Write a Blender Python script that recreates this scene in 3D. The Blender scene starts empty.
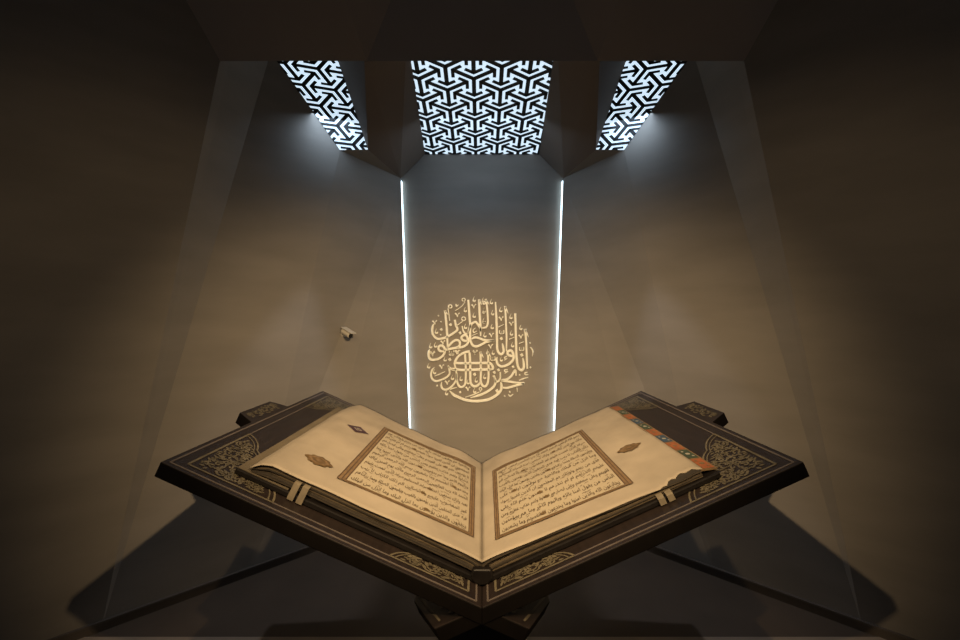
import bpy, math, random
from mathutils import Vector

# ------------------------------------------------------------------ scene, camera, light
S = bpy.context.scene
COL = S.collection
CAMH = 1.3                                   # eye height; all "rel" heights below are measured from the eye
F, CX, CY = 427.0, 482.0, 321.0              # focal length (px) and principal point of the 960x640 frame
cam_d = bpy.data.cameras.new('camera'); cam = bpy.data.objects.new('camera', cam_d); COL.objects.link(cam)
cam.location = (0, 0, CAMH); cam.rotation_euler = (math.pi/2, 0, 0)
cam_d.sensor_width = 36.0; cam_d.lens = F/960*36
cam_d.shift_x = -(CX-480)/960; cam_d.shift_y = (CY-320)/960
cam_d.clip_start = 0.02; S.camera = cam
w = bpy.data.worlds.new('world'); S.world = w; w.use_nodes = True
w.node_tree.nodes['Background'].inputs[0].default_value = (0.50, 0.52, 0.57, 1)
w.node_tree.nodes['Background'].inputs[1].default_value = 0.04
S.view_settings.view_transform = 'Standard'; S.view_settings.look = 'None'
S.view_settings.exposure = 0.0; S.view_settings.gamma = 1.0; S.view_settings.use_curve_mapping = False

def spot(name, loc, aim, energy, color, size, blend, radius):
    l = bpy.data.lights.new(name, 'SPOT'); l.energy = energy; l.color = color
    l.spot_size = math.radians(size); l.spot_blend = blend; l.shadow_soft_size = radius
    o = bpy.data.objects.new(name, l); COL.objects.link(o)
    p = Vector(loc) + Vector((0, 0, CAMH)); q = Vector(aim) + Vector((0, 0, CAMH))
    o.location = p; o.rotation_euler = (q-p).to_track_quat('-Z', 'Y').to_euler()
    return o
WARM = (1.0, 0.70, 0.38)
COOL = (0.60, 0.78, 1.0)
for sx in (1, -1):
    spot('spot_lamp', (sx*0.574, -0.059, 0.823), (-sx*0.47, 2.5, -0.66), 250, WARM, 61.5, 1.0, 0.015)
    spot('spot_lamp', (sx*0.574, -0.059, 0.823), (-sx*1.40, 1.75, 0.08), 25, WARM, 46, 1.0, 0.015)  # second weak cone, added to brighten the outer walls
    spot('cool_fill', (sx*0.55, 2.32, 1.12), (sx*1.10, 2.08, -1.3), 30, (0.9, 0.92, 1.0), 32, 0.5, 0.02)  # added spot that brightens the floor along the wall foot
spot('spot_lamp', (0, 0.55, 1.35), (0, 1.40, -0.5), 84, WARM, 64, 1.0, 0.02)
def area(name, corners, n, push, energy, color):
    """daylight from a skylight: an area lamp filling the quad a, b (back edge), c, d (front edge), pushed off it along n"""
    a, b, c, d = [Vector(p) for p in corners]
    l = bpy.data.lights.new(name, 'AREA'); l.shape = 'RECTANGLE'; l.energy = energy; l.color = color
    x = ((b-a)+(c-d))*.5; y = ((d-a)+(c-b))*.5
    l.size = x.length*.92; l.size_y = y.length*.92
    n = Vector(n).normalized(); x = x.normalized(); zz = -n; yy = zz.cross(x).normalized(); x = yy.cross(zz)
    from mathutils import Matrix
    o = bpy.data.objects.new(name, l); COL.objects.link(o)
    m = Matrix((x, yy, zz)).transposed().to_4x4(); m.translation = (a+b+c+d)/4+n*push+Vector((0, 0, CAMH)); o.matrix_world = m
    return o

# ------------------------------------------------------------------ helpers
def V(*a): return Vector(a)
def up(p): return (p[0], p[1], p[2]+CAMH)
def ray(px, py): return V((px-CX)/F, 1.0, (CY-py)/F)
def plane(a, b, c):
    n = (Vector(b)-Vector(a)).cross(Vector(c)-Vector(a)).normalized(); return n, n.dot(Vector(a))
def hit(px, py, pl):
    r = ray(px, py); return r*(pl[1]/pl[0].dot(r))

class MB:
    def __init__(s): s.v = []; s.f = []; s.m = []
    def poly(s, pts, mi=0):
        k = len(s.v); s.v += [tuple(p) for p in pts]; s.f.append(tuple(range(k, k+len(pts)))); s.m.append(mi)
    def prism(s, top, bot, mi=0, side=None):
        k = len(s.v); n = len(top); s.v += [tuple(p) for p in top]+[tuple(p) for p in bot]
        s.f.append(tuple(range(k, k+n))); s.m.append(mi)
        s.f.append(tuple(range(k+2*n-1, k+n-1, -1))); s.m.append(mi)
        for i in range(n):
            j = (i+1) % n
            s.f.append((k+j, k+i, k+n+i, k+n+j)); s.m.append(mi if side is None else side)
    def grid(s, rows, mi=0):
        k = len(s.v); n = len(rows[0])
        for r in rows: s.v += [tuple(p) for p in r]
        for i in range(len(rows)-1):
            for j in range(n-1):
                s.f.append((k+i*n+j, k+i*n+j+1, k+(i+1)*n+j+1, k+(i+1)*n+j)); s.m.append(mi)
    def box(s, a, b, mi=0):
        (x0, y0, z0), (x1, y1, z1) = a, b
        s.prism([(x0, y0, z1), (x1, y0, z1), (x1, y1, z1), (x0, y1, z1)], [(x0, y0, z0), (x1, y0, z0), (x1, y1, z0), (x0, y1, z0)], mi)
    def tube(s, p, q, r0, r1, n=20, mi=0):
        p, q = Vector(p), Vector(q); d = (q-p).normalized()
        a = d.orthogonal().normalized(); b = d.cross(a)
        A = [p+(a*math.cos(t)+b*math.sin(t))*r0 for t in [2*math.pi*i/n for i in range(n)]]
        B = [q+(a*math.cos(t)+b*math.sin(t))*r1 for t in [2*math.pi*i/n for i in range(n)]]
        s.prism(A, B, mi)
    def build(s, name, mats, parent=None, smooth=False, world=True):
        me = bpy.data.meshes.new(name)
        off = Vector((0, 0, CAMH)) if world else Vector()
        if parent is not None: off = off - world_loc(parent)
        me.from_pydata([tuple(Vector(p)+off) for p in s.v], [], s.f)
        if not isinstance(mats, (list, tuple)): mats = [mats]
        for m in mats: me.materials.append(m)
        me.polygons.foreach_set('material_index', s.m)
        if smooth: me.polygons.foreach_set('use_smooth', [True]*len(s.f))
        me.update(); me.validate()
        o = bpy.data.objects.new(name, me); COL.objects.link(o)
        if parent is not None: o.parent = parent
        return o
def world_loc(o):
    p = Vector(o.location)
    while o.parent is not None: o = o.parent; p += Vector(o.location)
    return p
def fix_normals(o):
    import bmesh
    bm = bmesh.new(); bm.from_mesh(o.data); bmesh.ops.recalc_face_normals(bm, faces=bm.faces); bm.to_mesh(o.data); bm.free()
    return o
def empty(name, loc):
    o = bpy.data.objects.new(name, None); COL.objects.link(o); o.location = up(loc); o.empty_display_size = .1; return o
def tag(o, label, cat, group=None):
    o['label'] = label; o['category'] = cat
    if group: o['group'] = group
    return o
def struct(o): o['kind'] = 'structure'; return o
def bevel(o, wd, seg=2):
    m = o.modifiers.new('bevel', 'BEVEL'); m.width = wd; m.segments = seg; m.limit_method = 'ANGLE'; return o

# ------------------------------------------------------------------ materials
def mat(name, color, rough=0.6, metal=0.0, noise=None, bump=0.0, spec=0.5, emit=None):
    m = bpy.data.materials.new(name); m.use_nodes = True; nt = m.node_tree; b = nt.nodes['Principled BSDF']
    if emit is None and name != 'polished_gold': color = tuple(c*.8 for c in color)
    b.inputs['Base Color'].default_value = (*color, 1); b.inputs['Roughness'].default_value = rough
    b.inputs['Metallic'].default_value = metal; b.inputs['Specular IOR Level'].default_value = spec
    if noise:
        scale, stretch, amount, detail = noise
        tc = nt.nodes.new('ShaderNodeTexCoord'); mp = nt.nodes.new('ShaderNodeMapping'); n = nt.nodes.new('ShaderNodeTexNoise')
        mp.inputs['Scale'].default_value = stretch; n.inputs['Scale'].default_value = scale; n.inputs['Detail'].default_value = detail
        nt.links.new(tc.outputs['Object'], mp.inputs['Vector']); nt.links.new(mp.outputs['Vector'], n.inputs['Vector'])
        r = nt.nodes.new('ShaderNodeValToRGB')
        r.color_ramp.elements[0].position = .3; r.color_ramp.elements[1].position = .7
        r.color_ramp.elements[0].color = (*[c*(1-amount) for c in color], 1)
        r.color_ramp.elements[1].color = (*[min(1, c*(1+amount)) for c in color], 1)
        nt.links.new(n.outputs['Fac'], r.inputs['Fac']); nt.links.new(r.outputs['Color'], b.inputs['Base Color'])
        if bump:
            bp = nt.nodes.new('ShaderNodeBump'); bp.inputs['Strength'].default_value = bump; bp.inputs['Distance'].default_value = .01
            nt.links.new(n.outputs['Fac'], bp.inputs['Height']); nt.links.new(bp.outputs['Normal'], b.inputs['Normal'])
    if emit:
        b.inputs['Emission Color'].default_value = (*emit[0], 1); b.inputs['Emission Strength'].default_value = emit[1]
    return m
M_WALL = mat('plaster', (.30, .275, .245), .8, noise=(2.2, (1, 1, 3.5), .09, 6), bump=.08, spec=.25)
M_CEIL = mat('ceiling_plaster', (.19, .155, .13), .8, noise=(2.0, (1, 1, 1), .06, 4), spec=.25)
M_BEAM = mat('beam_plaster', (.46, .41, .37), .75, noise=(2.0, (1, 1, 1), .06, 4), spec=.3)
M_FLOOR = mat('floor_stone', (.098, .072, .052), .65, noise=(5, (1, 1, 1), .10, 6), spec=.35)
M_TRIM = mat('floor_strip', (.34, .27, .2), .5, noise=(6, (1, 1, 1), .08, 3))
M_BASE = mat('baseboard_dark', (.12, .10, .085), .5, noise=(6, (1, 1, 1), .08, 3))
M_PLINTH = mat('plinth_black', (.015, .014, .013), .6, noise=(8, (1, 1, 1), .1, 3))
M_WOOD = mat('dark_wood', (.017, .011, .009), .45, noise=(14, (6, .6, 6), .25, 5), bump=.03)
M_EDGE = mat('shaded_edge', (.004, .0027, .002), .6, noise=(14, (2, 2, 2), .2, 3), spec=.2)  # shade put into the colour: near black for the stand's unlit edge faces
M_WOODF = mat('dark_wood_field', (.042, .027, .024), .45, noise=(14, (6, .6, 6), .2, 5))
M_INLAY = mat('silver_inlay', (.15, .125, .11), .45, metal=.2, noise=(40, (1, 1, 1), .15, 3))
M_GOLD = mat('gold_inlay', (.15, .128, .085), .5, metal=.2, noise=(30, (1, 1, 1), .25, 3))
M_PAGE = mat('parchment', (.32, .275, .215), .75, noise=(7, (1, 1, 1), .16, 7), bump=.04, spec=.2)
M_INK = mat('ink', (.065, .038, .018), .6, noise=(20, (1, 1, 1), .2, 2))
M_FRAME = mat('frame_gold_brown', (.165, .105, .05), .55, noise=(60, (1, 1, 1), .2, 3))
M_LINE = mat('frame_line', (.075, .042, .02), .6, noise=(40, (1, 1, 1), .2, 2))
M_FIELD = mat('text_field', (.36, .31, .225), .75, noise=(6, (1, 1, 1), .05, 4), spec=.2)
M_LEAF = [mat('leaf_edge_dark', (.022, .016, .009), .85, noise=(30, (1, 8, 8), .3, 3)),
          mat('leaf_edge_brown', (.04, .029, .017), .85, noise=(30, (1, 8, 8), .3, 3)),
          mat('leaf_edge_tan', (.085, .062, .033), .85, noise=(30, (1, 8, 8), .2, 3))]
M_LEATHER = mat('black_leather', (.008, .0065, .006), .42, noise=(30, (1, 1, 1), .3, 4), bump=.05, spec=.25)
M_LINING = mat('cover_lining', (.12, .095, .06), .75, noise=(10, (1, 1, 1), .15, 4))
M_LINEN = mat('linen_band', (.17, .14, .095), .8, noise=(60, (1, 1, 1), .15, 3))
M_ORANGE = mat('paint_orange', (.27, .085, .03), .6, noise=(40, (1, 1, 1), .2, 3))
M_BLUE = mat('paint_blue', (.025, .055, .10), .6, noise=(40, (1, 1, 1), .2, 3))
M_GREEN = mat('paint_green', (.035, .055, .035), .6, noise=(40, (1, 1, 1), .2, 3))
M_CREAM = mat('paint_cream', (.30, .28, .23), .6, noise=(40, (1, 1, 1), .1, 3))
M_MED = mat('medallion_gold', (.11, .066, .022), .5, noise=(45, (1, 1, 1), .35, 4))
M_PURPLE = mat('medallion_purple', (.05, .022, .03), .6, noise=(50, (1, 1, 1), .25, 3))
M_LETTER = mat('polished_gold', (1.0, .985, .86), .24, metal=0.0, noise=(25, (1, 1, 1), .06, 3), spec=.8)
M_LAT = mat('lattice_black', (.012, .014, .018), .5, noise=(20, (1, 1, 1), .1, 2))
M_SKY = mat('lit_panel', (.6, .7, .8), .6, noise=(3, (1, 1, 1), .03, 2), emit=((.66, .84, 1.0), 1.0))
M_LED = mat('led', (.7, .8, .9), .6, noise=(3, (1, 1, 1), .03, 2), emit=((.66, .88, 1.0), 4.2))
M_WHITE = mat('camera_white', (.72, .68, .6), .45, noise=(10, (1, 1, 1), .04, 2))
M_GLASS = mat('lens_black', (.006, .006, .007), .15, noise=(10, (1, 1, 1), .04, 2))

# ------------------------------------------------------------------ the niche: folded walls
FLZ = -CAMH
def basept(px):                               # on the wall foot line x = 1.0579 d - 3.4997
    u = (px-CX)/F; d = 3.4997/(1.0579-u); return V(u*d, d, FLZ)
def onW3(px, py):                             # upright main wall above that foot line
    u = (px-CX)/F; d = 3.4997/(1.0579-u); return V(u*d, d, (CY-py)/F*d)
DB, DE = 3.0, 2.95                            # back panel depth; depth of the edge in front of it
T = ray(400.5, 178)*DE
Bq, A = onW3(340, 150), onW3(278, 61)
b101, b248, b308 = basept(101), basept(248), basept(308)
C = ray(368, 149.5)*2.56
plSide = plane(A, Bq, C); D = hit(338, 61, plSide)
Fp = V((425-CX)/F*DB, DB, (CY-154)/F*DB)
SLOPE = .185
def onC(px, py):                              # centre skylight plane, falling slightly to the back
    w_ = (CY-py)/F; d = (Fp.z+SLOPE*DB)/(w_+SLOPE); return ray(px, py)*d
E_ = onC(411, 61)
R = ray(366.5, 61)*2.03
footin = V((411.5-CX)/F*DE, DE, FLZ)
DBEAM = 1.95
G = ray(220, 61)*DBEAM
W3c = onW3(268, 61)
basedir = V(1.0579, 1, 0).normalized()
def ext(a, b, k): return a+(b-a)*k            # beyond b for k > 1
def mir(p): return V(-p[0], p[1], p[2])

W4top = ext(b101, G, 1.30)
Atop, W3top = onW3(272.6, 53.3), onW3(270.3, 53.3)
plW4 = plane(b101, G, W3c)
dirx = plW4[0].cross(plSide[0]).normalized(); dirx = dirx if dirx.z > 0 else -dirx
Xup = hit(270.3, 53.3, plSide)+dirx*.55
Dext = ext(C, D, 1.75)
Eext, Rext = ext(Fp, E_, 1.2), ext(T, R, 1.05)
front = b101-basedir*1.55
ftop = W4top-basedir*1.55
def side_wall(f, name):
    m = MB()
    m.poly([f(p) for p in (footin, T, b308)])                    # light panel beside the strip
    m.poly([f(p) for p in (b308, T, b248)])                      # folded-in triangle
    m.poly([f(p) for p in (b248, T, Bq)]); m.poly([f(p) for p in (T, C, Bq)])                     # narrow tapering facet
    m.poly([f(p) for p in (b101, b248, Bq, Atop, W3top)])        # main wall
    m.poly([f(p) for p in (b101, W3top, Xup, W4top)])                 # long tapering facet
    m.poly([f(p) for p in (front, b101, W4top, ftop)])           # outer wall
    # returns behind the inner edge, hiding the light strip
    Tb, fb = V(T.x-.004, DB+.002, T.z), V(footin.x-.004, DB+.002, FLZ)
    m.poly([f(p) for p in (footin, fb, Tb, T)])
    return struct(m.build(name, M_WALL))
side_wall(lambda p: p, 'wall_left'); side_wall(mir, 'wall_right')

m = MB()                                       # back panel, between the two light strips
Pt = V(T.x-.006, DB, T.z+.02); Pb = V(footin.x-.006, DB, FLZ)
m.poly([Pb, Pt, Fp, mir(Fp), mir(Pt), mir(Pb)])
struct(m.build('wall_back', M_WALL))

m = MB()                                       # ribs hanging between the skylights
for f in (lambda p: p, mir):
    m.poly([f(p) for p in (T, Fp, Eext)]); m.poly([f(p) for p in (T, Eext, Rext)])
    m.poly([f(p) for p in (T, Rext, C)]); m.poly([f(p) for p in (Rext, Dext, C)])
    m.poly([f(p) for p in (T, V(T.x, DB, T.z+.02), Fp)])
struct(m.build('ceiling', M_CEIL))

# front beam: knife-edged, its face folded into facets
def bf(px, py, d): return ray(px, py)*d
zb = (CY-61)/F*DBEAM
xb1 = (366.5-CX)/F*DBEAM
topz = 1.9
m = MB()
for f in (lambda p: p, mir):
    Lb = V(G.x-.03, DBEAM, zb); Mb = V(xb1, DBEAM, zb); Cb = V(0, DBEAM, zb)
    k0, k1 = DBEAM-.10, DBEAM-.02
    Lt0 = bf(190, 0, k0); tl = bf(345, 0, k0); tr = bf(391, 0, k1); ct = bf(482, 0, k1)
    def rise(b, t): return b+(t-b)*((topz-b.z)/(t.z-b.z))
    Lt = rise(Lb, Lt0); tl = rise(Mb, tl); tr = rise(Mb, tr); ct = rise(Cb, ct)
    Lt.x -= .35
    m.poly([f(p) for p in (Lb, Mb, tl, Lt)])
    m.poly([f(p) for p in (Mb, tr, tl)])
    m.poly([f(p) for p in (Mb, Cb, ct, tr)])
    m.poly([f(p) for p in (Lb, Mb, V(xb1, DBEAM+.02, topz), V(Lb.x-.2, DBEAM+.02, topz))])
    m.poly([f(p) for p in (Mb, Cb, V(0, DBEAM+.02, topz), V(xb1, DBEAM+.02, topz))])
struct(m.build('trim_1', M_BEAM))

# floor, floor strip, baseboards
m = MB(); m.poly([(-3.2, -.4, FLZ), (3.2, -.4, FLZ), (3.2, 3.2, FLZ), (-3.2, 3.2, FLZ)])
struct(m.build('floor', M_FLOOR))
m = MB()
ds0, ds1 = 1.690, 1.752
xs = lambda d: 3.4997-1.0579*d
m.prism([(-xs(ds0), ds0, FLZ+.004), (xs(ds0), ds0, FLZ+.004), (xs(ds1), ds1, FLZ+.004), (-xs(ds1), ds1, FLZ+.004)],
        [(-xs(ds0), ds0, FLZ), (xs(ds0), ds0, FLZ), (xs(ds1), ds1, FLZ), (-xs(ds1), ds1, FLZ)])
struct(m.build('trim_2', M_TRIM))
for f, nm in ((lambda p: p, 'baseboard_left'), (mir, 'baseboard_right')):
    m = MB(); nrm = V(.687, -.727, 0)
    n2 = V((footin-b308).y, -(footin-b308).x, 0).normalized()
    pts = [(front, nrm), (b308, (nrm+n2).normalized()), (footin, n2)]
    for (p, n), (q, n_) in zip(pts, pts[1:]):
        for h0, h1, th in ((0, .034, .012), (.034, .044, .016)):
            z0, z1 = V(0, 0, h0), V(0, 0, h1)
            m.prism([f(p+z1), f(q+z1), f(q+n_*th+z1), f(p+n*th+z1)], [f(p+z0), f(q+z0), f(q+n_*th+z0), f(p+n*th+z0)])
    struct(m.build(nm, M_BASE))

# ------------------------------------------------------------------ skylights
def clip(poly, conv):
    out = poly
    n = len(conv)
    area = sum(conv[i][0]*conv[(i+1) % n][1]-conv[(i+1) % n][0]*conv[i][1] for i in range(n))
    for i in range(n):
        (ax, ay), (bx, by) = conv[i], conv[(i+1) % n]
        sd = lambda p: ((bx-ax)*(p[1]-ay)-(by-ay)*(p[0]-ax))*(1 if area > 0 else -1)
        res = []
        for j in range(len(out)):
            p, q = out[j], out[(j+1) % len(out)]
            sp, sq = sd(p), sd(q)
            if sp >= 0: res.append(p)
            if (sp >= 0) != (sq >= 0):
                t = sp/(sp-sq); res.append((p[0]+(q[0]-p[0])*t, p[1]+(q[1]-p[1])*t))
        out = res
        if len(out) < 3: return None
    return out
def skylight(name, corners, origin, ey, r, ex=None):
    """corners: 4 points of a planar opening; ey: in-plane direction pointing to the front; r: star spacing"""
    n = (corners[1]-corners[0]).cross(corners[2]-corners[0]).normalized()
    if n.dot(corners[0]) > 0: n = -n                # towards the room
    ey = (ey-n*ey.dot(n)).normalized()
    if ex is None: ex = n.cross(ey).normalized()
    if ex.x < 0: ex = -ex
    g11, g12, g22 = ex.dot(ex), ex.dot(ey), ey.dot(ey); det = g11*g22-g12*g12
    def to2(p):
        a, b = (p-origin).dot(ex), (p-origin).dot(ey)
        return ((a*g22-b*g12)/det, (b*g11-a*g12)/det)
    to3 = lambda q, h: origin+ex*q[0]+ey*q[1]+n*h
    conv = [to2(p) for p in corners]
    m = MB(); m.poly([to3(q, -.0) for q in conv])
    o = struct(m.build(name, M_SKY))
    lat = MB()
    ca, sa = math.cos, math.sin
    wb = .118*r
    dirs = [math.radians(a) for a in (-90, 30, 150)]
    b1 = (r*ca(dirs[1]), r*sa(dirs[1])); b2 = (0, -r)
    def bar(p, a, l0, l1, wd):
        dx, dy = ca(a), sa(a)
        q = [(p[0]+dx*l0-dy*wd/2, p[1]+dy*l0+dx*wd/2), (p[0]+dx*l1-dy*wd/2, p[1]+dy*l1+dx*wd/2),
             (p[0]+dx*l1+dy*wd/2, p[1]+dy*l1-dx*wd/2), (p[0]+dx*l0+dy*wd/2, p[1]+dy*l0-dx*wd/2)]
        c = clip(q, conv)
        if c: lat.prism([to3(k, .004) for k in c], [to3(k, .001) for k in c])
    xs_ = [q[0] for q in conv]; ys_ = [q[1] for q in conv]
    for i in range(-30, 31):
        for j in range(-30, 31):
            p = (b1[0]*i+b2[0]*j, b1[1]*i+b2[1]*j)
            if not (min(xs_)-r < p[0] < max(xs_)+r and min(ys_)-r < p[1] < max(ys_)+r): continue
            for a in dirs:
                bar(p, a, -wb*.28, r*.75, wb*1.15)
                tip = (p[0]+ca(a)*r*.75, p[1]+sa(a)*r*.75)
                for s_ in (1, -1):
                    bar(tip, a+s_*math.radians(120), -wb*.28, r*.31, wb*.92)
    lat.build('lattice_screen', M_LAT, o)
    return o
C4 = [Fp, mir(Fp), mir(Eext), Eext]
skylight('window_1', C4, onC(475.3, 136.1), V(0, -1, SLOPE), .170)
ka, kb = hit(335.2, 90.2, plSide), hit(351.6, 110.5, plSide)
kr = (ka-kb).length; kx = (hit(346.7, 87.5, plSide)-hit(323.7, 92.9, plSide))/(.866*kr)
side_c = [C, Bq, hit(270.3, 53.3, plSide), Xup, Dext]
skylight('window_2', side_c, ka, ka-kb, kr, kx)
skylight('window_3', [mir(p) for p in side_c], mir(ka), mir(ka-kb), kr, mir(kx))

# light strips in the gaps beside the back panel
for s_, side in ((1, 'left'), (-1, 'right')):
    m = MB()
    g = lambda p: V(s_*p[0], p[1], p[2])
    a0, a1 = V(T.x+.001, DE+.026, T.z-.01), V(footin.x+.001, DE+.026, FLZ+.05)
    e0, e1 = V(T.x+.0025, DB-.001, T.z-.01), V(footin.x+.0025, DB-.001, FLZ+.05)
    h = V(-.004, 0, 0)
    m.prism([g(p) for p in (a0, e0, e1, a1)], [g(p+h) for p in (a0, e0, e1, a1)])
    o = m.build('light_strip', M_LED)
    tag(o, f'thin cool white light strip glowing up the {side} edge of the back wall panel', 'light strip', 'light strips beside the back panel')

# ------------------------------------------------------------------ security camera on the left wall
plW2a = plane(b308, T, b248)
nw = plW2a[0] if plW2a[0].y < 0 else -plW2a[0]
cp = hit(343.5, 333.5, plW2a)
t = empty('security_camera', cp)
tag(t, 'small white security camera mounted on the left plaster wall', 'camera')
m = MB(); m.tube(cp-nw*.004, cp+nw*.010, .022, .020, 24); m.build('mount', M_WHITE, t)
m = MB(); m.tube(cp+nw*.008, cp+nw*.036+V(.004, 0, .004), .007, .007, 14); m.build('bracket', M_WHITE, t)
bd = V(.80, -.45, -.40).normalized(); bc = cp+nw*.045
m = MB(); m.tube(bc-bd*.036, bc+bd*.030, .0185, .0185, 28); m.tube(bc+bd*.03, bc+bd*.034, .0185, .016, 28)
bevel(m.build('housing', M_WHITE, t), .003)
m = MB()
q = bd.cross(V(0, 0, 1)).normalized(); n_ = q.cross(bd).normalized()
tp = [bc-bd*.040+q*.021, bc+bd*.052+q*.021, bc+bd*.052-q*.021, bc-bd*.040-q*.021]
m.prism([p+n_*.024 for p in tp], [p+n_*.0195 for p in tp]); m.build('sun_shield', M_WHITE, t)
m = MB(); m.tube(bc+bd*.0335, bc+bd*.037, .0145, .0145, 24); m.build('lens', M_GLASS, t)

# ------------------------------------------------------------------ calligraphy on the back panel
def smooth(pts, k=5):
    if len(pts) < 3: k = 2
    P = [pts[0]]+list(pts)+[pts[-1]]; out = []
    for i in range(1, len(P)-2):
        p0, p1, p2, p3 = P[i-1:i+3]
        for j in range(k):
            t_ = j/k
            out.append(tuple(.5*((2*p1[c])+(-p0[c]+p2[c])*t_+(2*p0[c]-5*p1[c]+4*p2[c]-p3[c])*t_**2+(-p0[c]+3*p1[c]-3*p2[c]+p3[c])*t_**3) for c in range(len(p1))))
    out.append(tuple(pts[-1])); return out
def ribbon2d(pts):
    """pts (x,y,w) -> left and right outlines with tapered round-ish ends"""
    L, Rr = [], []
    n = len(pts)
    for i, (x, y, w_) in enumerate(pts):
        a, b = pts[max(0, i-1)], pts[min(n-1, i+1)]
        dx, dy = b[0]-a[0], b[1]-a[1]; l = math.hypot(dx, dy) or 1e-6
        nx, ny = -dy/l*w_/2, dx/l*w_/2
        L.append((x+nx, y+ny)); Rr.append((x-nx, y-ny))
    return L, Rr
CAL = empty('wall_calligraphy', ray(480, 404)*DB)
tag(CAL, 'round gold Arabic calligraphy roundel on the centre of the back wall', 'calligraphy')
def onwall(px, py, h):
    p = ray(px, py)*DB; return V(p.x, DB-h, p.z)
def add_ribbon(mb, pts, H=.016):
    L, Rr = ribbon2d(pts)
    rows_t, rows_b = [], []
    for (lx, ly), (rx, ry), (x, y, w_) in zip(L, Rr, pts):
        rows_b.append((onwall(lx, ly, .001), onwall(rx, ry, .001)))
        ix, iy = .62, .62
        rows_t.append((onwall(lx, ly, H*.55), onwall(x+(lx-x)*ix, y+(ly-y)*iy, H), onwall(x+(rx-x)*ix, y+(ry-y)*iy, H), onwall(rx, ry, H*.55)))
    rows = [(b[0], *t_, b[1]) for b, t_ in zip(rows_b, rows_t)]
    mb.grid(rows); mb.poly(rows[0]); mb.poly(list(reversed(rows[-1])))
SC = 640/60
def stroke(org, pts, w_, taper=(.55, .6), name='letter'):
    P = []
    n = len(pts)
    for i, p in enumerate(pts):
        ww = p[2] if len(p) > 2 else w_
        if len(p) == 2:
            if i == 0: ww = w_*taper[0]
            if i == n-1: ww = w_*taper[1]
        P.append((org[0]+p[0]/SC, org[1]+p[1]/SC, ww*1.12/SC))
    mb = MB(); add_ribbon(mb, smooth(P)); return mb.build(name, M_LETTER, CAL)
Q1, Q2, Q3, Q4 = (425, 295), (475, 295), (425, 350), (475, 350)
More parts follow.
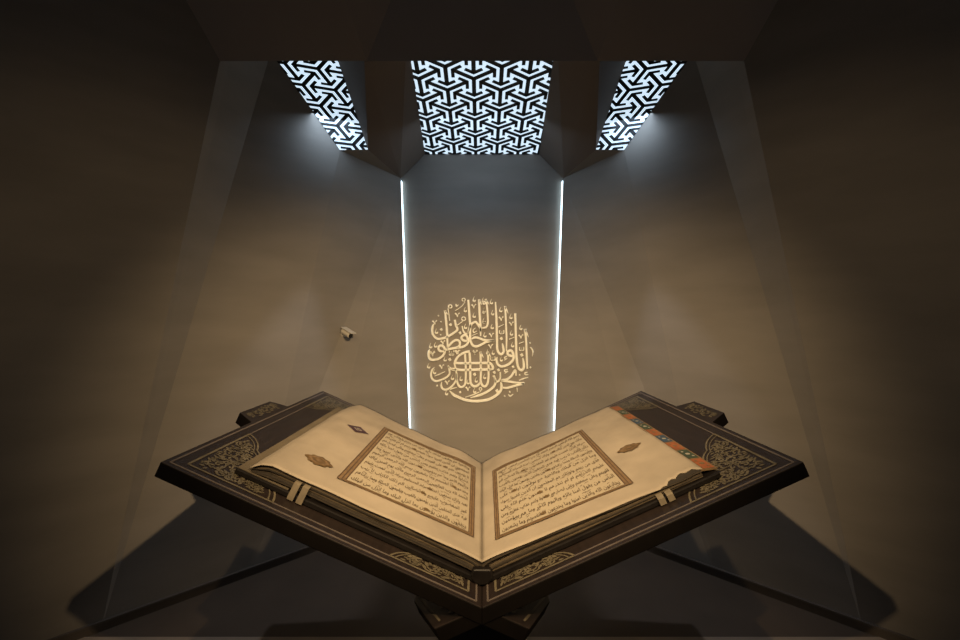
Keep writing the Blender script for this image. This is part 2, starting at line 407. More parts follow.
LET = [
 (Q1, [(213,165),(217,190),(228,300),(237,430),(242,580)], 24, (1.1,.7)),
 (Q1, [(318,264),(330,324),(345,355),(340,380),(300,410),(240,446),(186,464),(132,467),(90,428),(78,380),(84,335),(100,305)], 24, (.9,.3)),
 (Q1, [(240,566),(282,512),(330,482),(366,494),(372,524),(354,554),(300,569),(240,580),(205,592)], 24, (.5,.8)),
 (Q1, [(460,488),(436,490),(404,482),(388,455),(410,431),(440,434),(456,470),(457,512),(430,540),(388,558),(345,562)], 24, (.6,.9)),
 (Q1, [(208,600),(168,600),(146,580),(148,551),(174,538),(202,556),(212,590),(206,625),(186,653),(144,680),(96,692),(60,684),(42,656),(42,608),(54,575)], 24, (.6,.3)),
 (Q1, [(462,52),(469,150),(476,252),(481,324),(481,440),(489,500),(514,540),(550,548),(592,534),(640,508),(688,493),(738,488)], 25, (.9,.9)),
 (Q1, [(500,470),(522,456),(550,454),(586,464),(620,478),(676,486),(736,487)], 24, (.5,.8)),
 (Q1, [(455,412),(478,345),(500,308),(538,288),(558,308),(586,350),(594,390)], 24, (.6,.8)),
 (Q1, [(577,48),(580,150),(586,252),(592,336),(592,440)], 25, (1.0,.6)),
 (Q1, [(649,42),(660,120),(670,240),(668,312),(648,346),(606,352)], 21, (1.0,.6)),
 (Q1, [(396,330),(410,386),(436,414),(462,400),(478,360)], 18, (.6,.6)),
 (Q2, [(218,75),(228,250),(234,480),(238,580),(258,622),(284,630),(304,606),(300,560),(290,515)], 25, (.6,.5)),
 (Q2, [(320,118),(330,300),(336,480),(334,600)], 21, (1.1,.6)),
 (Q2, [(428,195),(434,400),(441,620),(448,720),(466,784),(494,802),(516,780),(519,735),(508,668)], 25, (.9,.5)),
 (Q2, [(533,362),(545,500),(550,640),(556,785)], 22, (1.2,.8)),
 (Q2, [(407,656),(383,650),(353,638),(347,612),(371,592),(395,602),(411,650),(405,690),(375,725),(335,750),(280,762),(243,738),(230,697),(236,660)], 25, (.6,.3)),
 (Q3, [(246,165),(258,205),(264,247),(240,283),(180,316),(120,331),(78,307),(66,259),(78,211),(102,183)], 20, (.9,.3)),
 (Q3, [(246,175),(282,202),(330,216)], 24, (.7,.9)),
 (Q3, [(312,133),(330,217),(340,283),(324,337),(282,391),(228,421),(190,413),(174,379),(180,337)], 19, (.9,.35)),
 (Q3, [(478,14),(420,28),(360,65),(328,108),(326,134),(350,140),(460,141),(600,140),(690,142),(718,170),(722,198),(695,212)], 25, (1.0,.5)),
 (Q3, [(285,196),(320,204),(400,213),(500,210),(640,208),(705,210)], 25, (.6,.8)),
 (Q3, [(428,40),(435,200),(434,303),(424,369),(388,395),(358,375),(340,320),(333,245)], 21, (1.0,.6)),
 (Q3, [(474,25),(482,130),(484,303),(493,363),(526,387),(568,372),(592,338)], 24, (1.0,.6)),
 (Q3, [(592,16),(596,213),(595,333),(622,384),(655,377),(674,321),(678,213),(671,16)], 23, (1.0,1.0)),
 (Q3, [(262,432),(310,480),(352,500),(412,526),(502,544),(592,542),(684,524),(763,480),(808,430),(815,385),(808,340)], 27, (.3,.6)),
 (Q3, [(485,507),(556,489),(622,465),(688,428),(738,382),(752,335),(740,290),(727,270)], 24, (.3,.9)),
 (Q4, [(524,358),(440,348),(370,337),(310,330),(286,322),(340,312),(390,272),(428,215),(436,275)], 22, (1.2,.6)),
 (Q4, [(522,358),(430,380),(340,404),(290,398)], 22, (1.1,.7)),
 (Q4, [(268,232),(268,300),(244,335),(216,330),(200,285)], 18, (.9,.6)),
]
for org, pts, w_, tp_ in LET: stroke(org, pts, w_, tp_)
# barbs, hooks and the fine marks between the letters
def mark(org, pts, w_, tp_=(.8, .5)): stroke(org, pts, w_, tp_, 'diacritic_mark')
def drop(org, x, y, s_=1.0):                  # small comma-shaped vowel mark
    mark(org, [(x+4*s_, y-44*s_, 4), (x-8*s_, y-14*s_, 8*s_), (x-6*s_, y+2*s_, 16*s_), (x+10*s_, y+4*s_, 18*s_), (x+18*s_, y-10*s_, 6)], 12)
def tick(org, x, y, s_=1.0):                  # small v-shaped mark
    mark(org, [(x-24*s_, y-20*s_, 17), (x-8*s_, y-4*s_, 13), (x+2*s_, y+18*s_, 9), (x+8*s_, y-8*s_, 7), (x+24*s_, y-24*s_, 16)], 11)
def dot(org, x, y, s_):
    mark(org, [(x-s_*.55, y-s_*.1, 5), (x-s_*.1, y-s_*.05, s_), (x+s_*.1, y+s_*.05, s_), (x+s_*.55, y+s_*.1, 5)], s_)
def shadda(org, x, y):
    mark(org, [(x-22, y-20, 11), (x-22, y+12, 11), (x, y+16, 9), (x, y-12, 11), (x+2, y+14, 9), (x+22, y+12, 11), (x+22, y-22, 11)], 10)
def ring(org, x, y, r_, w_, tail=()):
    mark(org, [(x+r_*math.cos(a), y+r_*math.sin(a), w_) for a in [math.pi*.6-2*math.pi*i/9 for i in range(10)]]+[(*p, w_*.8) for p in tail], w_)
for x, y, b in ((215,172,(248,212)), (577,60,(606,108)), (649,55,(686,108))): mark(Q1, [(x,y), ((x+b[0])/2+2, (y+b[1])/2), b], 14, (1.2,.3))
for x, y, b in ((320,128,(352,196)), (534,372,(568,448))): mark(Q2, [(x,y), ((x+b[0])/2+2, (y+b[1])/2), b], 15, (1.2,.3))
for x, y, b in ((592,24,(622,80)), (671,24,(702,78))): mark(Q3, [(x,y), ((x+b[0])/2+2, (y+b[1])/2), b], 14, (1.2,.3))
ring(Q1, 412, 255, 20, 12, ((396,285),(360,312),(330,330)))
ring(Q1, 270, 123, 18, 13, ((248,142),(256,204),(264,275)))
ring(Q1, 413, 52, 17, 10, ((424,78),(388,124),(324,168)))
mark(Q1, [(330,96),(336,122),(358,104)], 14)
for x, y in ((427,172),(522,62),(521,232),(625,92),(627,180),(627,288),(430,350),(120,402),(60,556),(110,548)): drop(Q1, x, y, 1.0)
for x, y in ((346,215),(520,122),(192,508),(82,632),(340,612),(535,612),(105,296)): tick(Q1, x, y)
for x, y, s_ in ((273,318,30),(175,370,28),(375,405,30),(145,222,16),(172,286,15),(168,425,14)): dot(Q1, x, y, s_)
mark(Q1, [(540,350,6),(514,376,12),(522,400,14),(552,384,8)], 12); mark(Q1, [(505,432),(560,408)], 11)
shadda(Q1, 284, 612)
for x, y in ((90,188),(85,72),(185,205),(90,292),(180,352),(102,440),(272,172),(380,245),(485,362),(385,422),(397,545),(172,88)): drop(Q2, x, y)
for x, y in ((278,255),(386,310),(488,445),(174,430),(166,550)): tick(Q2, x, y)
for x, y, s_ in ((280,466,32),(497,641,34),(585,512,17)): dot(Q2, x, y, s_)
shadda(Q2, 284, 396); shadda(Q2, 496, 574)
mark(Q2, [(248,342),(310,312)], 12); mark(Q2, [(362,472),(420,450)], 12); mark(Q2, [(467,518),(521,497)], 13)
mark(Q2, [(588,555,14),(614,595,16),(610,652,5)], 14)
for x, y in ((382,318),(544,333),(634,296),(457,352),(290,306),(100,244),(212,110),(38,184),(228,468),(665,38),(526,446)): drop(Q3, x, y, .95)
for x, y in ((178,180),(238,348),(458,414),(350,24),(535,32),(80,36)): tick(Q3, x, y)
for x, y, s_ in ((265,102,32),(529,261,32),(130,380,18),(376,448,22)): dot(Q3, x, y, s_)
mark(Q3, [(105,276),(160,255),(214,230)], 12); mark(Q3, [(270,420),(300,408),(340,398)], 11); mark(Q3, [(430,501),(508,477),(582,445)], 12, (.4,.6))
shadda(Q3, 284, 40); ring(Q3, 592, 414, 14, 10, ((594,445),))
for x, y, s_ in ((205,240,30),(250,213,30),(235,435,34),(405,180,26),(475,265,16),(315,490,18),(370,446,18),(590,186,18)): dot(Q4, x, y, s_)
mark(Q4, [(350,208),(315,212),(322,232),(350,226),(316,250)], 12); mark(Q4, [(468,322),(515,304),(566,290)], 13)
mark(Q4, [(558,236),(534,242),(532,260),(566,262)], 12); mark(Q4, [(355,472),(375,490),(406,470)], 14); mark(Q4, [(446,400),(450,446)], 13)
mark(Q4, [(340,66),(316,78),(322,96),(346,88),(312,110)], 13); drop(Q4, 278, 110, .9); shadda(Q4, 190, 92); drop(Q4, 190, 40, .9)

# ------------------------------------------------------------------ the stand
TH = math.atan(.4543); CT, ST = math.cos(TH), math.sin(TH)
ZC = -.672                                     # height of the fold, relative to the eye
TB = .038
def bp(sd, s_, d, h=0):                        # on the board of side sd (-1 left, 1 right): s_ horizontal reach, d depth, h above
    return V(sd*(s_-h*ST), d, ZC+.4543*s_+h*CT)
def fp(sd, s_, d, h=0):                        # on a foot, falling outwards
    return V(sd*(s_+h*ST), d, ZC-.4543*s_+h*CT)
STAND_FOOT = -.80
t_stand = empty('book_stand', (0, 1.5, STAND_FOOT))
tag(t_stand, 'large dark wooden folding book stand with gold inlay under the open manuscript', 'book stand')
HALF, D0, D1 = .7534, 1.0, 2.02
boards = {}
def leaf2(cx, cy, ang, ln, wd):
    out = []
    for k in range(7):
        t_ = k/6; out.append((t_*ln, wd*math.sin(math.pi*min(1, t_**.8))*.5, ))
    pts = out+[(a, -b) for a, b in reversed(out[1:-1])]
    return [(cx+a*math.cos(ang)-b*math.sin(ang), cy+a*math.sin(ang)+b*math.cos(ang)) for a, b in pts]
def strip2(pts, wd, closed=False):
    """list of quads along a 2d polyline"""
    L, Rr = ribbon2d([(x, y, wd) for x, y in pts])
    return [(L[i], L[i+1], Rr[i+1], Rr[i]) for i in range(len(pts)-1)]
def ornament(lu, lv, seed):
    """gold scroll spandrel in the (u, v) corner 0..lu x 0..lv; returns polygons in uv"""
    rnd = random.Random(seed); polys = []
    # curved, scalloped inner edge from (lu,0) to (0,lv)
    def edge(t_, k=1.0):
        ux = math.cos(t_*math.pi/2); vx = math.sin(t_*math.pi/2)
        rr = k*(1-.30*math.sin(2*t_*math.pi/2)+.035*abs(math.sin(t_*math.pi*4)))
        return (lu*ux*rr, lv*vx*rr)
    ed = [edge(i/24) for i in range(25)]; ed2 = [edge(i/24, .94) for i in range(25)]
    wd = .0055
    polys += strip2([(0, 0), (lu*.5, 0), (lu, 0)], wd); polys += strip2([(0, 0), (0, lv*.5), (0, lv)], wd)
    polys += strip2(ed, .0045); polys += strip2(ed2, .003)
    inside = lambda u, v: u > .004 and v > .004 and math.hypot(u/lu, v/lv) < .96*(1-.30*math.sin(2*math.atan2(v/lv, u/lu)))
    # spiral vines
    for (cu, cv, r0, sg) in ((.20, .20, .15, 1), (.48, .15, .12, -1), (.15, .48, .12, 1), (.72, .09, .075, 1), (.09, .72, .075, -1), (.36, .34, .10, 1)):
        pts = []
        for k in range(26):
            a = sg*k*.42+rnd.random()*.05; rr = r0*(1-k/30)
            pts.append((lu*(cu+rr*math.cos(a)), lv*(cv+rr*math.sin(a))))
        polys += [q for q in strip2(pts, .0042) if inside(*q[0])]
        for k in range(0, 24, 4):
            u, v = pts[k]; a = math.atan2(pts[k+1][1]-v, pts[k+1][0]-u)+sg*rnd.uniform(-1.1, -.5)
            lf = leaf2(u, v, a, rnd.uniform(.016, .026), rnd.uniform(.006, .010))
            if all(inside(*p) for p in lf): polys.append(lf)
    g = .0125
    for i in range(int(lu/g)+1):
        for j in range(int(lv/g)+1):
            u, v = (i+.5*(j % 2)+rnd.uniform(-.25, .25))*g, (j*.9+rnd.uniform(-.25, .25))*g
            a = 2.4*math.sin(u*31+seed)+2.0*math.cos(v*27-seed)+rnd.uniform(-.35, .35)
            lf = leaf2(u, v, a, rnd.uniform(.011, .017), rnd.uniform(.0048, .0075))
            if all(inside(*p) for p in lf): polys.append(lf)
    return polys
for sd in (-1, 1):
    outl = [(0, D0), (HALF, D0), (HALF, 1.395), (.808, 1.424), (.808, 1.625), (HALF, 1.655), (HALF, D1), (0, D1)]
    top = [bp(sd, s_, d) for s_, d in outl]
    bot = [V(p.x, p.y, p.z-TB/CT) if o_[0] == 0 else bp(sd, o_[0], o_[1], -TB) for p, o_ in zip(top, outl)]
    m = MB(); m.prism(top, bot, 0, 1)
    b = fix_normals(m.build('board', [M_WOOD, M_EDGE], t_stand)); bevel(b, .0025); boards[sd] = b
    # inlaid lines: two nested frames, just proud of the wood
    m = MB()
    def line(s0, d0, s1, d1, wd):
        n = 8
        if s0 == s1: q = [(s0-wd/2, d0), (s0+wd/2, d0), (s1+wd/2, d1), (s1-wd/2, d1)]
        else: q = [(s0, d0-wd/2), (s0, d0+wd/2), (s1, d1+wd/2), (s1, d1-wd/2)]
        m.prism([bp(sd, a, c, .0012) for a, c in q], [bp(sd, a, c, -.001) for a, c in q])
    for (si, so, dn, df, wd) in ((.014, HALF-.013, D0+.014, D1-.022, .0042), (.034, HALF-.040, D0+.036, D1-.05, .0030)):
        line(si, dn, so, dn, wd); line(si, df, so, df, wd); line(si, dn, si, df, wd); line(so, dn, so, df, wd)
    m.build('inlay_line', M_INLAY, b)
    # corner spandrels: outer near, outer far, inner near
    si, so, dn, df = .034, HALF-.040, D0+.036, D1-.05
    for k, (s0, ds, d0, dd, lu, lv) in enumerate(((so, -1, dn, 1, .205, .275), (so, -1, df, -1, .17, .24), (si, 1, dn, 1, .19, .16))):
        mm = MB()
        for pl in ornament(lu, lv, 11+k):
            q = [(s0+ds*u, d0+dd*v) for u, v in pl]
            mm.poly([bp(sd, a, c, .0014) for a, c in q])
        mm.build('corner_ornament', M_GOLD, b)
    # carved leaves on the tongue that passes the board's outer edge
    mm = MB(); rnd = random.Random(5)
    for _ in range(90):
        s_, d = rnd.uniform(HALF+.004, .795), rnd.uniform(1.43, 1.615)
        lf = leaf2(s_, d, rnd.uniform(0, 6.28), rnd.uniform(.012, .022), rnd.uniform(.004, .007))
        if all(HALF+.002 < a < .80 and 1.425 < c < 1.62 for a, c in lf): mm.poly([bp(sd, a, c, .0012) for a, c in lf])
    mm.build('tongue_ornament', M_GOLD, b)
    # foot
    outl = [(0, D0+.002), (.112, D0+.002), (.183, 1.15), (.183, 1.885), (.112, D1), (0, D1)]
    top = [fp(sd, s_, d) for s_, d in outl]
    bot = [V(p.x, p.y, p.z-TB/CT) if o_[0] == 0 else fp(sd, o_[0], o_[1], -TB) for p, o_ in zip(top, outl)]
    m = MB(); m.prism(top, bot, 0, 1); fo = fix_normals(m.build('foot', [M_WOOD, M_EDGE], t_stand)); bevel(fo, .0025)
    mm = MB()
    for a, c in (((.10, D0+.02), (.168, 1.155)), ((.168, 1.155), (.168, 1.88))):
        dx, dy = c[0]-a[0], c[1]-a[1]; l = math.hypot(dx, dy); nx, ny = -dy/l*.0025, dx/l*.0025
        mm.poly([fp(sd, *p, .0012) for p in ((a[0]+nx, a[1]+ny), (c[0]+nx, c[1]+ny), (c[0]-nx, c[1]-ny), (a[0]-nx, a[1]-ny))])
    for _ in range(60):
        s_, d = rnd.uniform(.05, .15), rnd.uniform(1.03, 1.8)
        lf = leaf2(s_, d, rnd.uniform(0, 6.28), rnd.uniform(.014, .026), rnd.uniform(.005, .008))
        if all(.05 < a < .155 and (d > 1.14 or a < .095+(c-D0)*.4) for a, c in lf): mm.poly([fp(sd, a, c, .0012) for a, c in lf])
    mm.build('foot_ornament', M_GOLD, fo)
# plinth under the feet
zt = ZC-.4543*.183-TB*CT-.0005
m = MB(); m.box((-.115, 1.22, FLZ+.03), (.115, 1.82, zt)); m.box((-.135, 1.20, FLZ), (.135, 1.84, FLZ+.03))
o = fix_normals(m.build('plinth', M_PLINTH)); bevel(o, .004)
tag(o, 'plain black plinth hidden in shadow beneath the book stand', 'plinth')

# ------------------------------------------------------------------ the open manuscript
t_book = empty('open_manuscript', (0, 1.45, ZC+.01))
tag(t_book, 'huge old open manuscript of parchment pages lying on the dark wooden stand', 'book')
ZG, DN = -.6124, 1.085
PROF = {-1: [(0, ZG), (.02, ZG+.0105), (.06, ZG+.0300), (.15, ZG+.0715), (.30, ZG+.1385), (.45, ZG+.2070), (.531, ZG+.2440), (.562, ZG+.2475), (.592, ZG+.2400)],
        1: [(0, ZG), (.02, ZG+.0100), (.06, ZG+.0270), (.15, ZG+.0640), (.30, ZG+.1250), (.45, ZG+.1850), (.508, ZG+.2085), (.545, ZG+.2260), (.566, ZG+.2330)]}
SMAX = {-1: .592, 1: .566}
def pz(sd, s_):
    P = PROF[sd]; s_ = max(0, min(s_, P[-1][0]))
    for (a, za), (b, zb_) in zip(P, P[1:]):
        if s_ <= b: return za+(zb_-za)*(s_-a)/(b-a)
    return P[-1][1]
def page(sd, s_, d, h=0): return V(sd*s_, d, pz(sd, s_)+.008*math.exp(-((s_-.09)/.06)**2)*max(0, (d-1.3)/.5)+h)
def near(sd, s_):
    d = DN
    if sd == 1 and s_ > .455:
        k = (s_-.455)/.11
        d += .030*max(0, math.sin(min(1, k)*math.pi*.85))+.006*math.sin(s_*210)
    return d+.0015*math.sin(s_*37)
def far(sd, s_): return 1.836+(.046 if sd < 0 else .072)*min(1, s_/.53)+.004*math.sin(s_*31+sd)-(.10*max(0, (s_-.535)/.057) if sd < 0 else 0)
def solve(sd, px, py):
    u = abs(px-CX)/F; w_ = (CY-py)/F; lo, hi = .8, 2.4
    for _ in range(60):
        mid = (lo+hi)/2
        if page(sd, u*mid, mid).z > w_*mid: lo, hi = mid, hi
        else: hi = mid
        # page height minus ray height rises with depth
    # robust scan instead of relying on the sign
    best = min((abs(page(sd, u*(0.9+i*.0005), .9+i*.0005).z-w_*(.9+i*.0005)), .9+i*.0005) for i in range(2400))
    d = best[1]; return (u*d, d)

def cov(sd, s_, h): return bp(sd, s_, 0, h)
# covers
for sd in (-1, 1):
    so = .6287 if sd < 0 else .607; df = 1.845 if sd < 0 else 1.895
    m = MB(); q = [(.022, 1.078), (so, 1.078), (so, df), (.022, df)]
    m.prism([bp(sd, a, c, .0165) for a, c in q], [bp(sd, a, c, .0018) for a, c in q])
    cv = fix_normals(m.build('cover_board', M_LEATHER, t_book)); bevel(cv, .003)
    if sd < 0:
        m = MB(); q = [(.50, 1.084), (so-.002, 1.084), (so-.002, df-.005), (.50, df-.005)]
        m.prism([bp(sd, a, c, .0185) for a, c in q], [bp(sd, a, c, .0165) for a, c in q])
        m.build('cover_lining', M_LINING, cv)
    # page block: leaves grouped in gatherings, each with its own slight offset
    m = MB(); rnd = random.Random(3+sd); NL = 11
    sl = [0, .006, .014, .025, .04, .08, .16, .26, .36, .45, .51, .545, SMAX[sd]-.004]
    def zl(k, s_):
        zc = ZC+.4543*s_+.0195; zp = min(pz(sd, s_)-.0022, 1); t_ = k/NL
        zz = zc+(max(zp, zc+.0005)-zc)*t_
        return zz-.030*math.exp(-s_/.012)*t_*(1-t_)*2.2
    for k in range(NL):
        ins = rnd.uniform(-.0035, .0045); mi = (0, 2, 1, 0, 1, 2, 1, 0, 2, 1, 0)[k]
        rows = []
        for s_ in sl:
            d0 = DN+.004+ins+.0012*math.sin(s_*40+k)+(.003 if k > 4 and s_ > .53 else 0); d1 = far(sd, s_)-.012+ins
            z0, z1 = zl(k, s_), zl(k+1, s_)
            rows.append([V(sd*s_, d0, z1), V(sd*s_, d1, z1), V(sd*s_, d1, z0), V(sd*s_, d0, z0), V(sd*s_, d0, z1)])
        m.grid(rows, mi); m.poly(rows[-1][:4], mi)
    fix_normals(m.build('page_block', M_LEAF, t_book))
    # top leaf
    m = MB(); NS, ND = 60, 50
    rows = []
    for i in range(NS+1):
        s_ = SMAX[sd]*i/NS; a, c = near(sd, s_), far(sd, s_)
        rows.append([page(sd, s_, a+(c-a)*j/ND, .0012*math.sin(s_*23+j*.21)*math.sin(j*.3)*(min(1, s_*5))) for j in range(ND+1)])
    m.grid(rows); pg = m.build('page', M_PAGE, t_book, smooth=True)
    fix_normals(pg)
    if sum(p.normal.z for p in pg.data.polygons) < 0: pg.data.flip_normals()
    md = pg.modifiers.new('thickness', 'SOLIDIFY'); md.thickness = .0018; md.offset = -1
    # ruled frame
    if sd < 0:
        O = [(384.3, 427.6), (475.6, 467.8), (474.0, 538.3), (336.7, 478.6)]     # far-outer, far-inner, near-inner, near-outer
        I = [(388.6, 431.6), (471.0, 468.4), (468.3, 532.8), (346.5, 480.6)]
    else:
        O = [(582.0, 430.2), (492.3, 471.5), (495.3, 541.0), (633.6, 483.6)]
        I = [(578.5, 433.5), (496.5, 472.0), (500.0, 536.0), (624.5, 485.2)]
    O = [solve(sd, *p) for p in O]; I = [solve(sd, *p) for p in I]
    lerp = lambda a, b, t_: (a[0]+(b[0]-a[0])*t_, a[1]+(b[1]-a[1])*t_)
    def band(mb, t0, t1, h, mi=0):
        n = 14
        for e in range(4):
            f_ = (e+1) % 4
            for k in range(n):
                a0, a1 = lerp(O[e], O[f_], k/n), lerp(O[e], O[f_], (k+1)/n)
                c0, c1 = lerp(I[e], I[f_], k/n), lerp(I[e], I[f_], (k+1)/n)
                mb.poly([page(sd, *p, h) for p in (lerp(a0, c0, t0), lerp(a1, c1, t0), lerp(a1, c1, t1), lerp(a0, c0, t1))], mi)
    m = MB(); band(m, 0, 1, .0026)
    for t0, t1 in ((0, .14), (.45, .58), (.86, 1.0)): band(m, t0, t1, .0030, 1)
    m.build('text_frame', [M_FRAME, M_LINE], pg)
    m = MB(); n = 14
    bil = lambda x, y: lerp(lerp(I[0], I[1], x), lerp(I[3], I[2], x), y)         # x: 0 outer .. 1 inner, y: 0 far .. 1 near
    m.grid([[page(sd, *bil(i/n, j/n), .0024) for j in range(n+1)] for i in range(n+1)])
    m.build('text_field', M_FIELD, pg)
    # lines of writing
    TEXT = {1: "بسم الله الرحمن الرحيم الحمد لله رب العالمين الرحمن الرحيم مالك يوم الدين اياك نعبد واياك نستعين اهدنا الصراط المستقيم صراط الذين انعمت عليهم غير المغضوب عليهم ولا الضالين الم ذلك الكتاب لا ريب فيه هدى للمتقين الذين يؤمنون بالغيب ويقيمون الصلاة ومما رزقناهم ينفقون والذين يؤمنون بما انزل اليك وما انزل من قبلك",
            -1: "وبالاخرة هم يوقنون اولئك على هدى من ربهم واولئك هم المفلحون ان الذين كفروا سواء عليهم اانذرتهم ام لم تنذرهم لا يؤمنون ختم الله على قلوبهم وعلى سمعهم وعلى ابصارهم غشاوة ولهم عذاب عظيم ومن الناس من يقول امنا بالله وباليوم الاخر وما هم بمؤمنين يخادعون الله والذين امنوا وما يخدعون الا انفسهم وما يشعرون"}
    TEXT = TEXT[sd]+' '+TEXT[-sd]
    FORMS = {'ا': (0xFE8D, 2), 'ب': (0xFE8F, 4), 'ة': (0xFE93, 2), 'ت': (0xFE95, 4), 'ث': (0xFE99, 4), 'ج': (0xFE9D, 4), 'ح': (0xFEA1, 4), 'خ': (0xFEA5, 4),
             'د': (0xFEA9, 2), 'ذ': (0xFEAB, 2), 'ر': (0xFEAD, 2), 'ز': (0xFEAF, 2), 'س': (0xFEB1, 4), 'ش': (0xFEB5, 4), 'ص': (0xFEB9, 4), 'ض': (0xFEBD, 4),
             'ط': (0xFEC1, 4), 'ظ': (0xFEC5, 4), 'ع': (0xFEC9, 4), 'غ': (0xFECD, 4), 'ف': (0xFED1, 4), 'ق': (0xFED5, 4), 'ك': (0xFED9, 4), 'ل': (0xFEDD, 4),
             'م': (0xFEE1, 4), 'ن': (0xFEE5, 4), 'ه': (0xFEE9, 4), 'و': (0xFEED, 2), 'ى': (0xFEEF, 2), 'ي': (0xFEF1, 4), 'ء': (0xFE80, 1), 'ئ': (0xFE89, 4), 'ؤ': (0xFE85, 2)}
    def shape(word):
        out = []
        for i, ch in enumerate(word):
            code, nf = FORMS[ch]
            prv = i > 0 and FORMS[word[i-1]][1] == 4 and nf > 1
            nxt = i < len(word)-1 and nf == 4 and FORMS[word[i+1]][1] > 1
            out.append(chr(code+(3 if prv and nxt else 2 if nxt else 1 if prv else 0)))
        return ''.join(reversed(out))                                            # stored left to right
    words = TEXT.split(); NLN = 11; m = MB(); per = len(words)/NLN; dg = bpy.context.evaluated_depsgraph_get()
    rnd = random.Random(8)
    wI = (abs(I[0][0]-I[1][0])+abs(I[3][0]-I[2][0]))/2/CT
    hI = (I[3][1]-I[0][1]+I[2][1]-I[1][1])/2
    pitch = hI/NLN
    for li in range(NLN):
        ws = words[round(li*per):round((li+1)*per)]
        cu = bpy.data.curves.new('line', 'FONT'); cu.body = ' '.join(shape(x) for x in reversed(ws)); cu.resolution_u = 1; cu.offset = .010
        to = bpy.data.objects.new('line', cu); COL.objects.link(to); bpy.context.view_layer.update()
        me = bpy.data.meshes.new_from_object(to.evaluated_get(bpy.context.evaluated_depsgraph_get()))
        vs = [v.co.copy() for v in me.vertices]; fs = [tuple(p.vertices) for p in me.polygons]
        bpy.data.objects.remove(to); bpy.data.curves.remove(cu); bpy.data.meshes.remove(me)
        x0, x1 = min(v.x for v in vs), max(v.x for v in vs)
        k = len(m.v)
        for v in vs:
            fx = .02+.96*(v.x-x0)/(x1-x0)                                        # 0 at the left end of the line
            fy = (li+.70-(v.y)*.66)/NLN
            if sd > 0: fx = 1-fx                                                 # outer edge is on the right there
            m.v.append(tuple(page(sd, *bil(fx, max(.004, min(.996, fy))), .0034)))
        m.f += [tuple(i+k for i in f_) for f_ in fs]; m.m += [0]*len(fs)
        for _ in range(9):                                                       # vowel marks above and below the line
            fx, fy, q = rnd.uniform(.03, .97), (li+rnd.choice((.10, .16, .90, .96)))/NLN, rnd.uniform(.003, .006)
            if sd > 0: fx = 1-fx
            c = bil(fx, min(.99, max(.01, fy))); k = len(m.v)
            m.v += [tuple(page(sd, c[0]+x, c[1]+y, .0034)) for x, y in ((-q, -.0022), (q, .0012), (q, .0034), (-q, .0))]
            m.f.append((k, k+1, k+2, k+3)); m.m.append(0)
        if li % 3 != 0:
            fx = rnd.uniform(.1, .9); c = bil(fx, (li+.55)/NLN)
            ends = MB(); ends.poly([page(sd, c[0]+.008*math.cos(a), c[1]+.009*math.sin(a), .0038) for a in [i*math.pi/5 for i in range(10)]])
            ends.build('verse_marker', M_MED, pg)
    m.build('writing', M_INK, pg)
    # marginal medallions
    def medallion(px, py, rs, rd, mats, lobes=8, name='medallion', rot=0.0):
        c = solve(sd, px, py); m = MB()
        for kk, (sc, h, mi) in enumerate(((1.0, .0028, 0), (.74, .0032, 1), (.52, .0036, 0), (.24, .0040, 1))):
            pts = []
            for i in range(48):
                a = 2*math.pi*i/48; rr = sc*(1+.08*math.cos(lobes*a)+.20*max(0, abs(math.cos(a))-.86)/.14)
                x, y = rs*rr*math.cos(a), rd*rr*math.sin(a)
                pts.append((c[0]+x*math.cos(rot)-y*math.sin(rot), c[1]+x*math.sin(rot)+y*math.cos(rot)))
            m.poly([page(sd, *p, h) for p in pts], mi)
        return m.build(name, mats, pg)
    if sd < 0:
        medallion(319, 461.5, .031, .028, [M_MED, M_FRAME])
        c = solve(sd, 358, 430); m = MB()
        for sc, h, mi in ((1, .0028, 0), (.40, .0032, 1), (.28, .0036, 0), (.14, .004, 1)):
            pts = []
            for i in range(32):
                a = 2*math.pi*i/32; rr = sc/(abs(math.cos(a))+abs(math.sin(a)))**1.15
                pts.append((c[0]+.040*rr*math.cos(a), c[1]+.034*rr*math.sin(a)))
            m.poly([page(sd, *p, h) for p in pts], mi)
        o = m.build('lozenge', [M_PURPLE, M_CREAM], pg); o['label'] = 'purple lozenge painted in the margin'
    else:
        medallion(629, 448.5, .030, .026, [M_MED, M_FRAME])
    # linen bands around the near edge of the block
    for ds in (0, .022):
        s0 = (.443 if sd < 0 else .447)+ds; hw = .0075
        m = MB(); ht = (pz(sd, s0)-.010-(ZC+.4543*s0))*CT; sb = s0+ht*ST
        path = [(DN+.012, ht), (DN-.008, ht-.003), (1.0725, .019), (1.0705, .0035)]
        L_ = [bp(sd, sb-hw, d, h) for d, h in path]; R_ = [bp(sd, sb+hw, d, h) for d, h in path]
        bk = V(0, .004, 0)
        for i in range(len(path)-1):
            q = [L_[i], R_[i], R_[i+1], L_[i+1]]; m.prism(q, [p+bk for p in q])
        fix_normals(m.build('linen_band', M_LINEN, t_book))
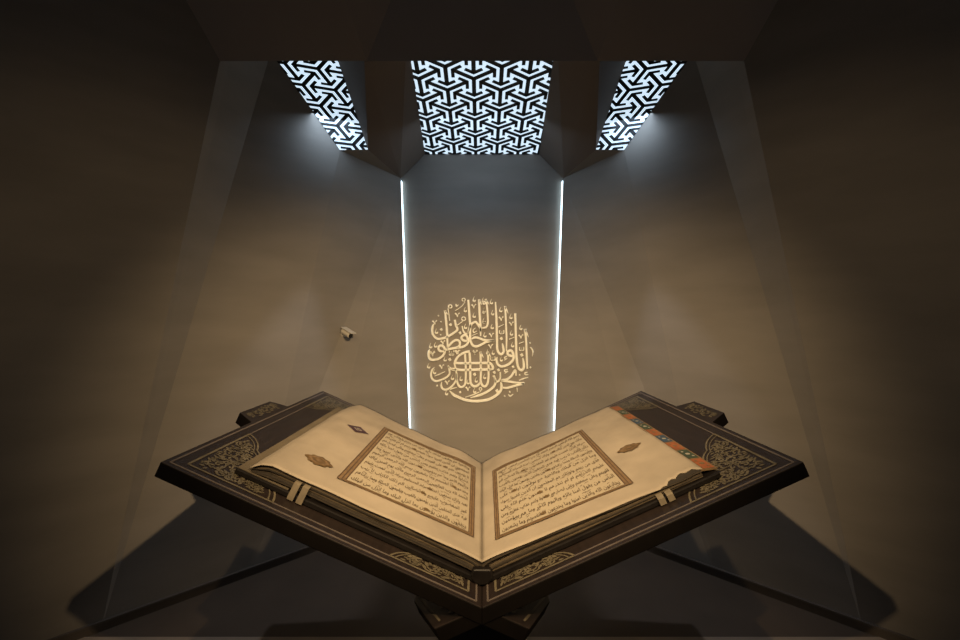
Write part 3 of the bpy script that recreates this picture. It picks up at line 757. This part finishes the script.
# spine
m = MB(); r_ = .029; cz = ZC+r_/CT+.0026
A_ = [V(r_*math.cos(a), 1.0735, cz+r_*math.sin(a)) for a in [math.pi+math.pi*i/18 for i in range(19)]]+[V(.022, 1.0735, cz+.012), V(-.022, 1.0735, cz+.012)]
B_ = [V(p.x, 1.85, p.z) for p in A_]
m.prism(A_, B_); bevel(fix_normals(m.build('spine', M_LEATHER, t_book)), .006, 3)
# painted edge of the right-hand block: coloured cells with gold rules and pale flowers
m = MB(); cols = [1, 3, 1, 2, 3, 1, 2, 1, 3, 1]                                  # far to near: orange green orange blue green orange blue orange green orange
s0, s1 = .566, .603
def pe(s_, d, h): 
    t_ = (s_-s0)/(s1-s0); z0 = pz(1, s0)-.001; z1 = ZC+.4543*.603+.0225
    return V(s_, d, z0+(z1-z0)*t_+h)
df_, dn_ = 1.885, 1.094; n = len(cols)
q = [(s0-.004, dn_), (s1, dn_), (s1, df_), (s0-.004, df_)]
m.prism([pe(a, c, 0) for a, c in q], [pe(a, c, -.004) for a, c in q], 0)
for i, ci in enumerate(cols):
    a = df_+(dn_-df_)*(i+.05)/n; c = df_+(dn_-df_)*(i+.95)/n
    q = [(s0+.003, a), (s1-.005, a), (s1-.005, c), (s0+.003, c)]
    m.poly([pe(x, y, .0008) for x, y in q], ci)
    for (fx, fy, rr) in ((.5, .5, .0062), (.28, .22, .0036), (.72, .78, .0036)):
        cx_, cy_ = s0+.003+(s1-s0-.008)*fx, a+(c-a)*fy
        m.poly([pe(cx_+rr*math.cos(t_), cy_+rr*1.3*math.sin(t_), .0014) for t_ in [k*math.pi/5 for k in range(10)]], 0 if ci == 1 else 4)
o = m.build('painted_edge', [M_FRAME, M_ORANGE, M_BLUE, M_GREEN, M_CREAM], t_book)
o['label'] = 'orange, blue and green painted edge strip'

# fill lamps added at the three skylights to strengthen their light
area('cool_fill', (Fp, mir(Fp), mir(E_), E_), (0, .85, -.9), .02, 2.5, COOL)
nS = plSide[0] if plSide[0].z < 0 else -plSide[0]
for f in (lambda p: p, mir):
    area('cool_fill', [f(p) for p in (Bq, C, D, A)], f((-.30, .60, -.75)), .05, 1.15, COOL)
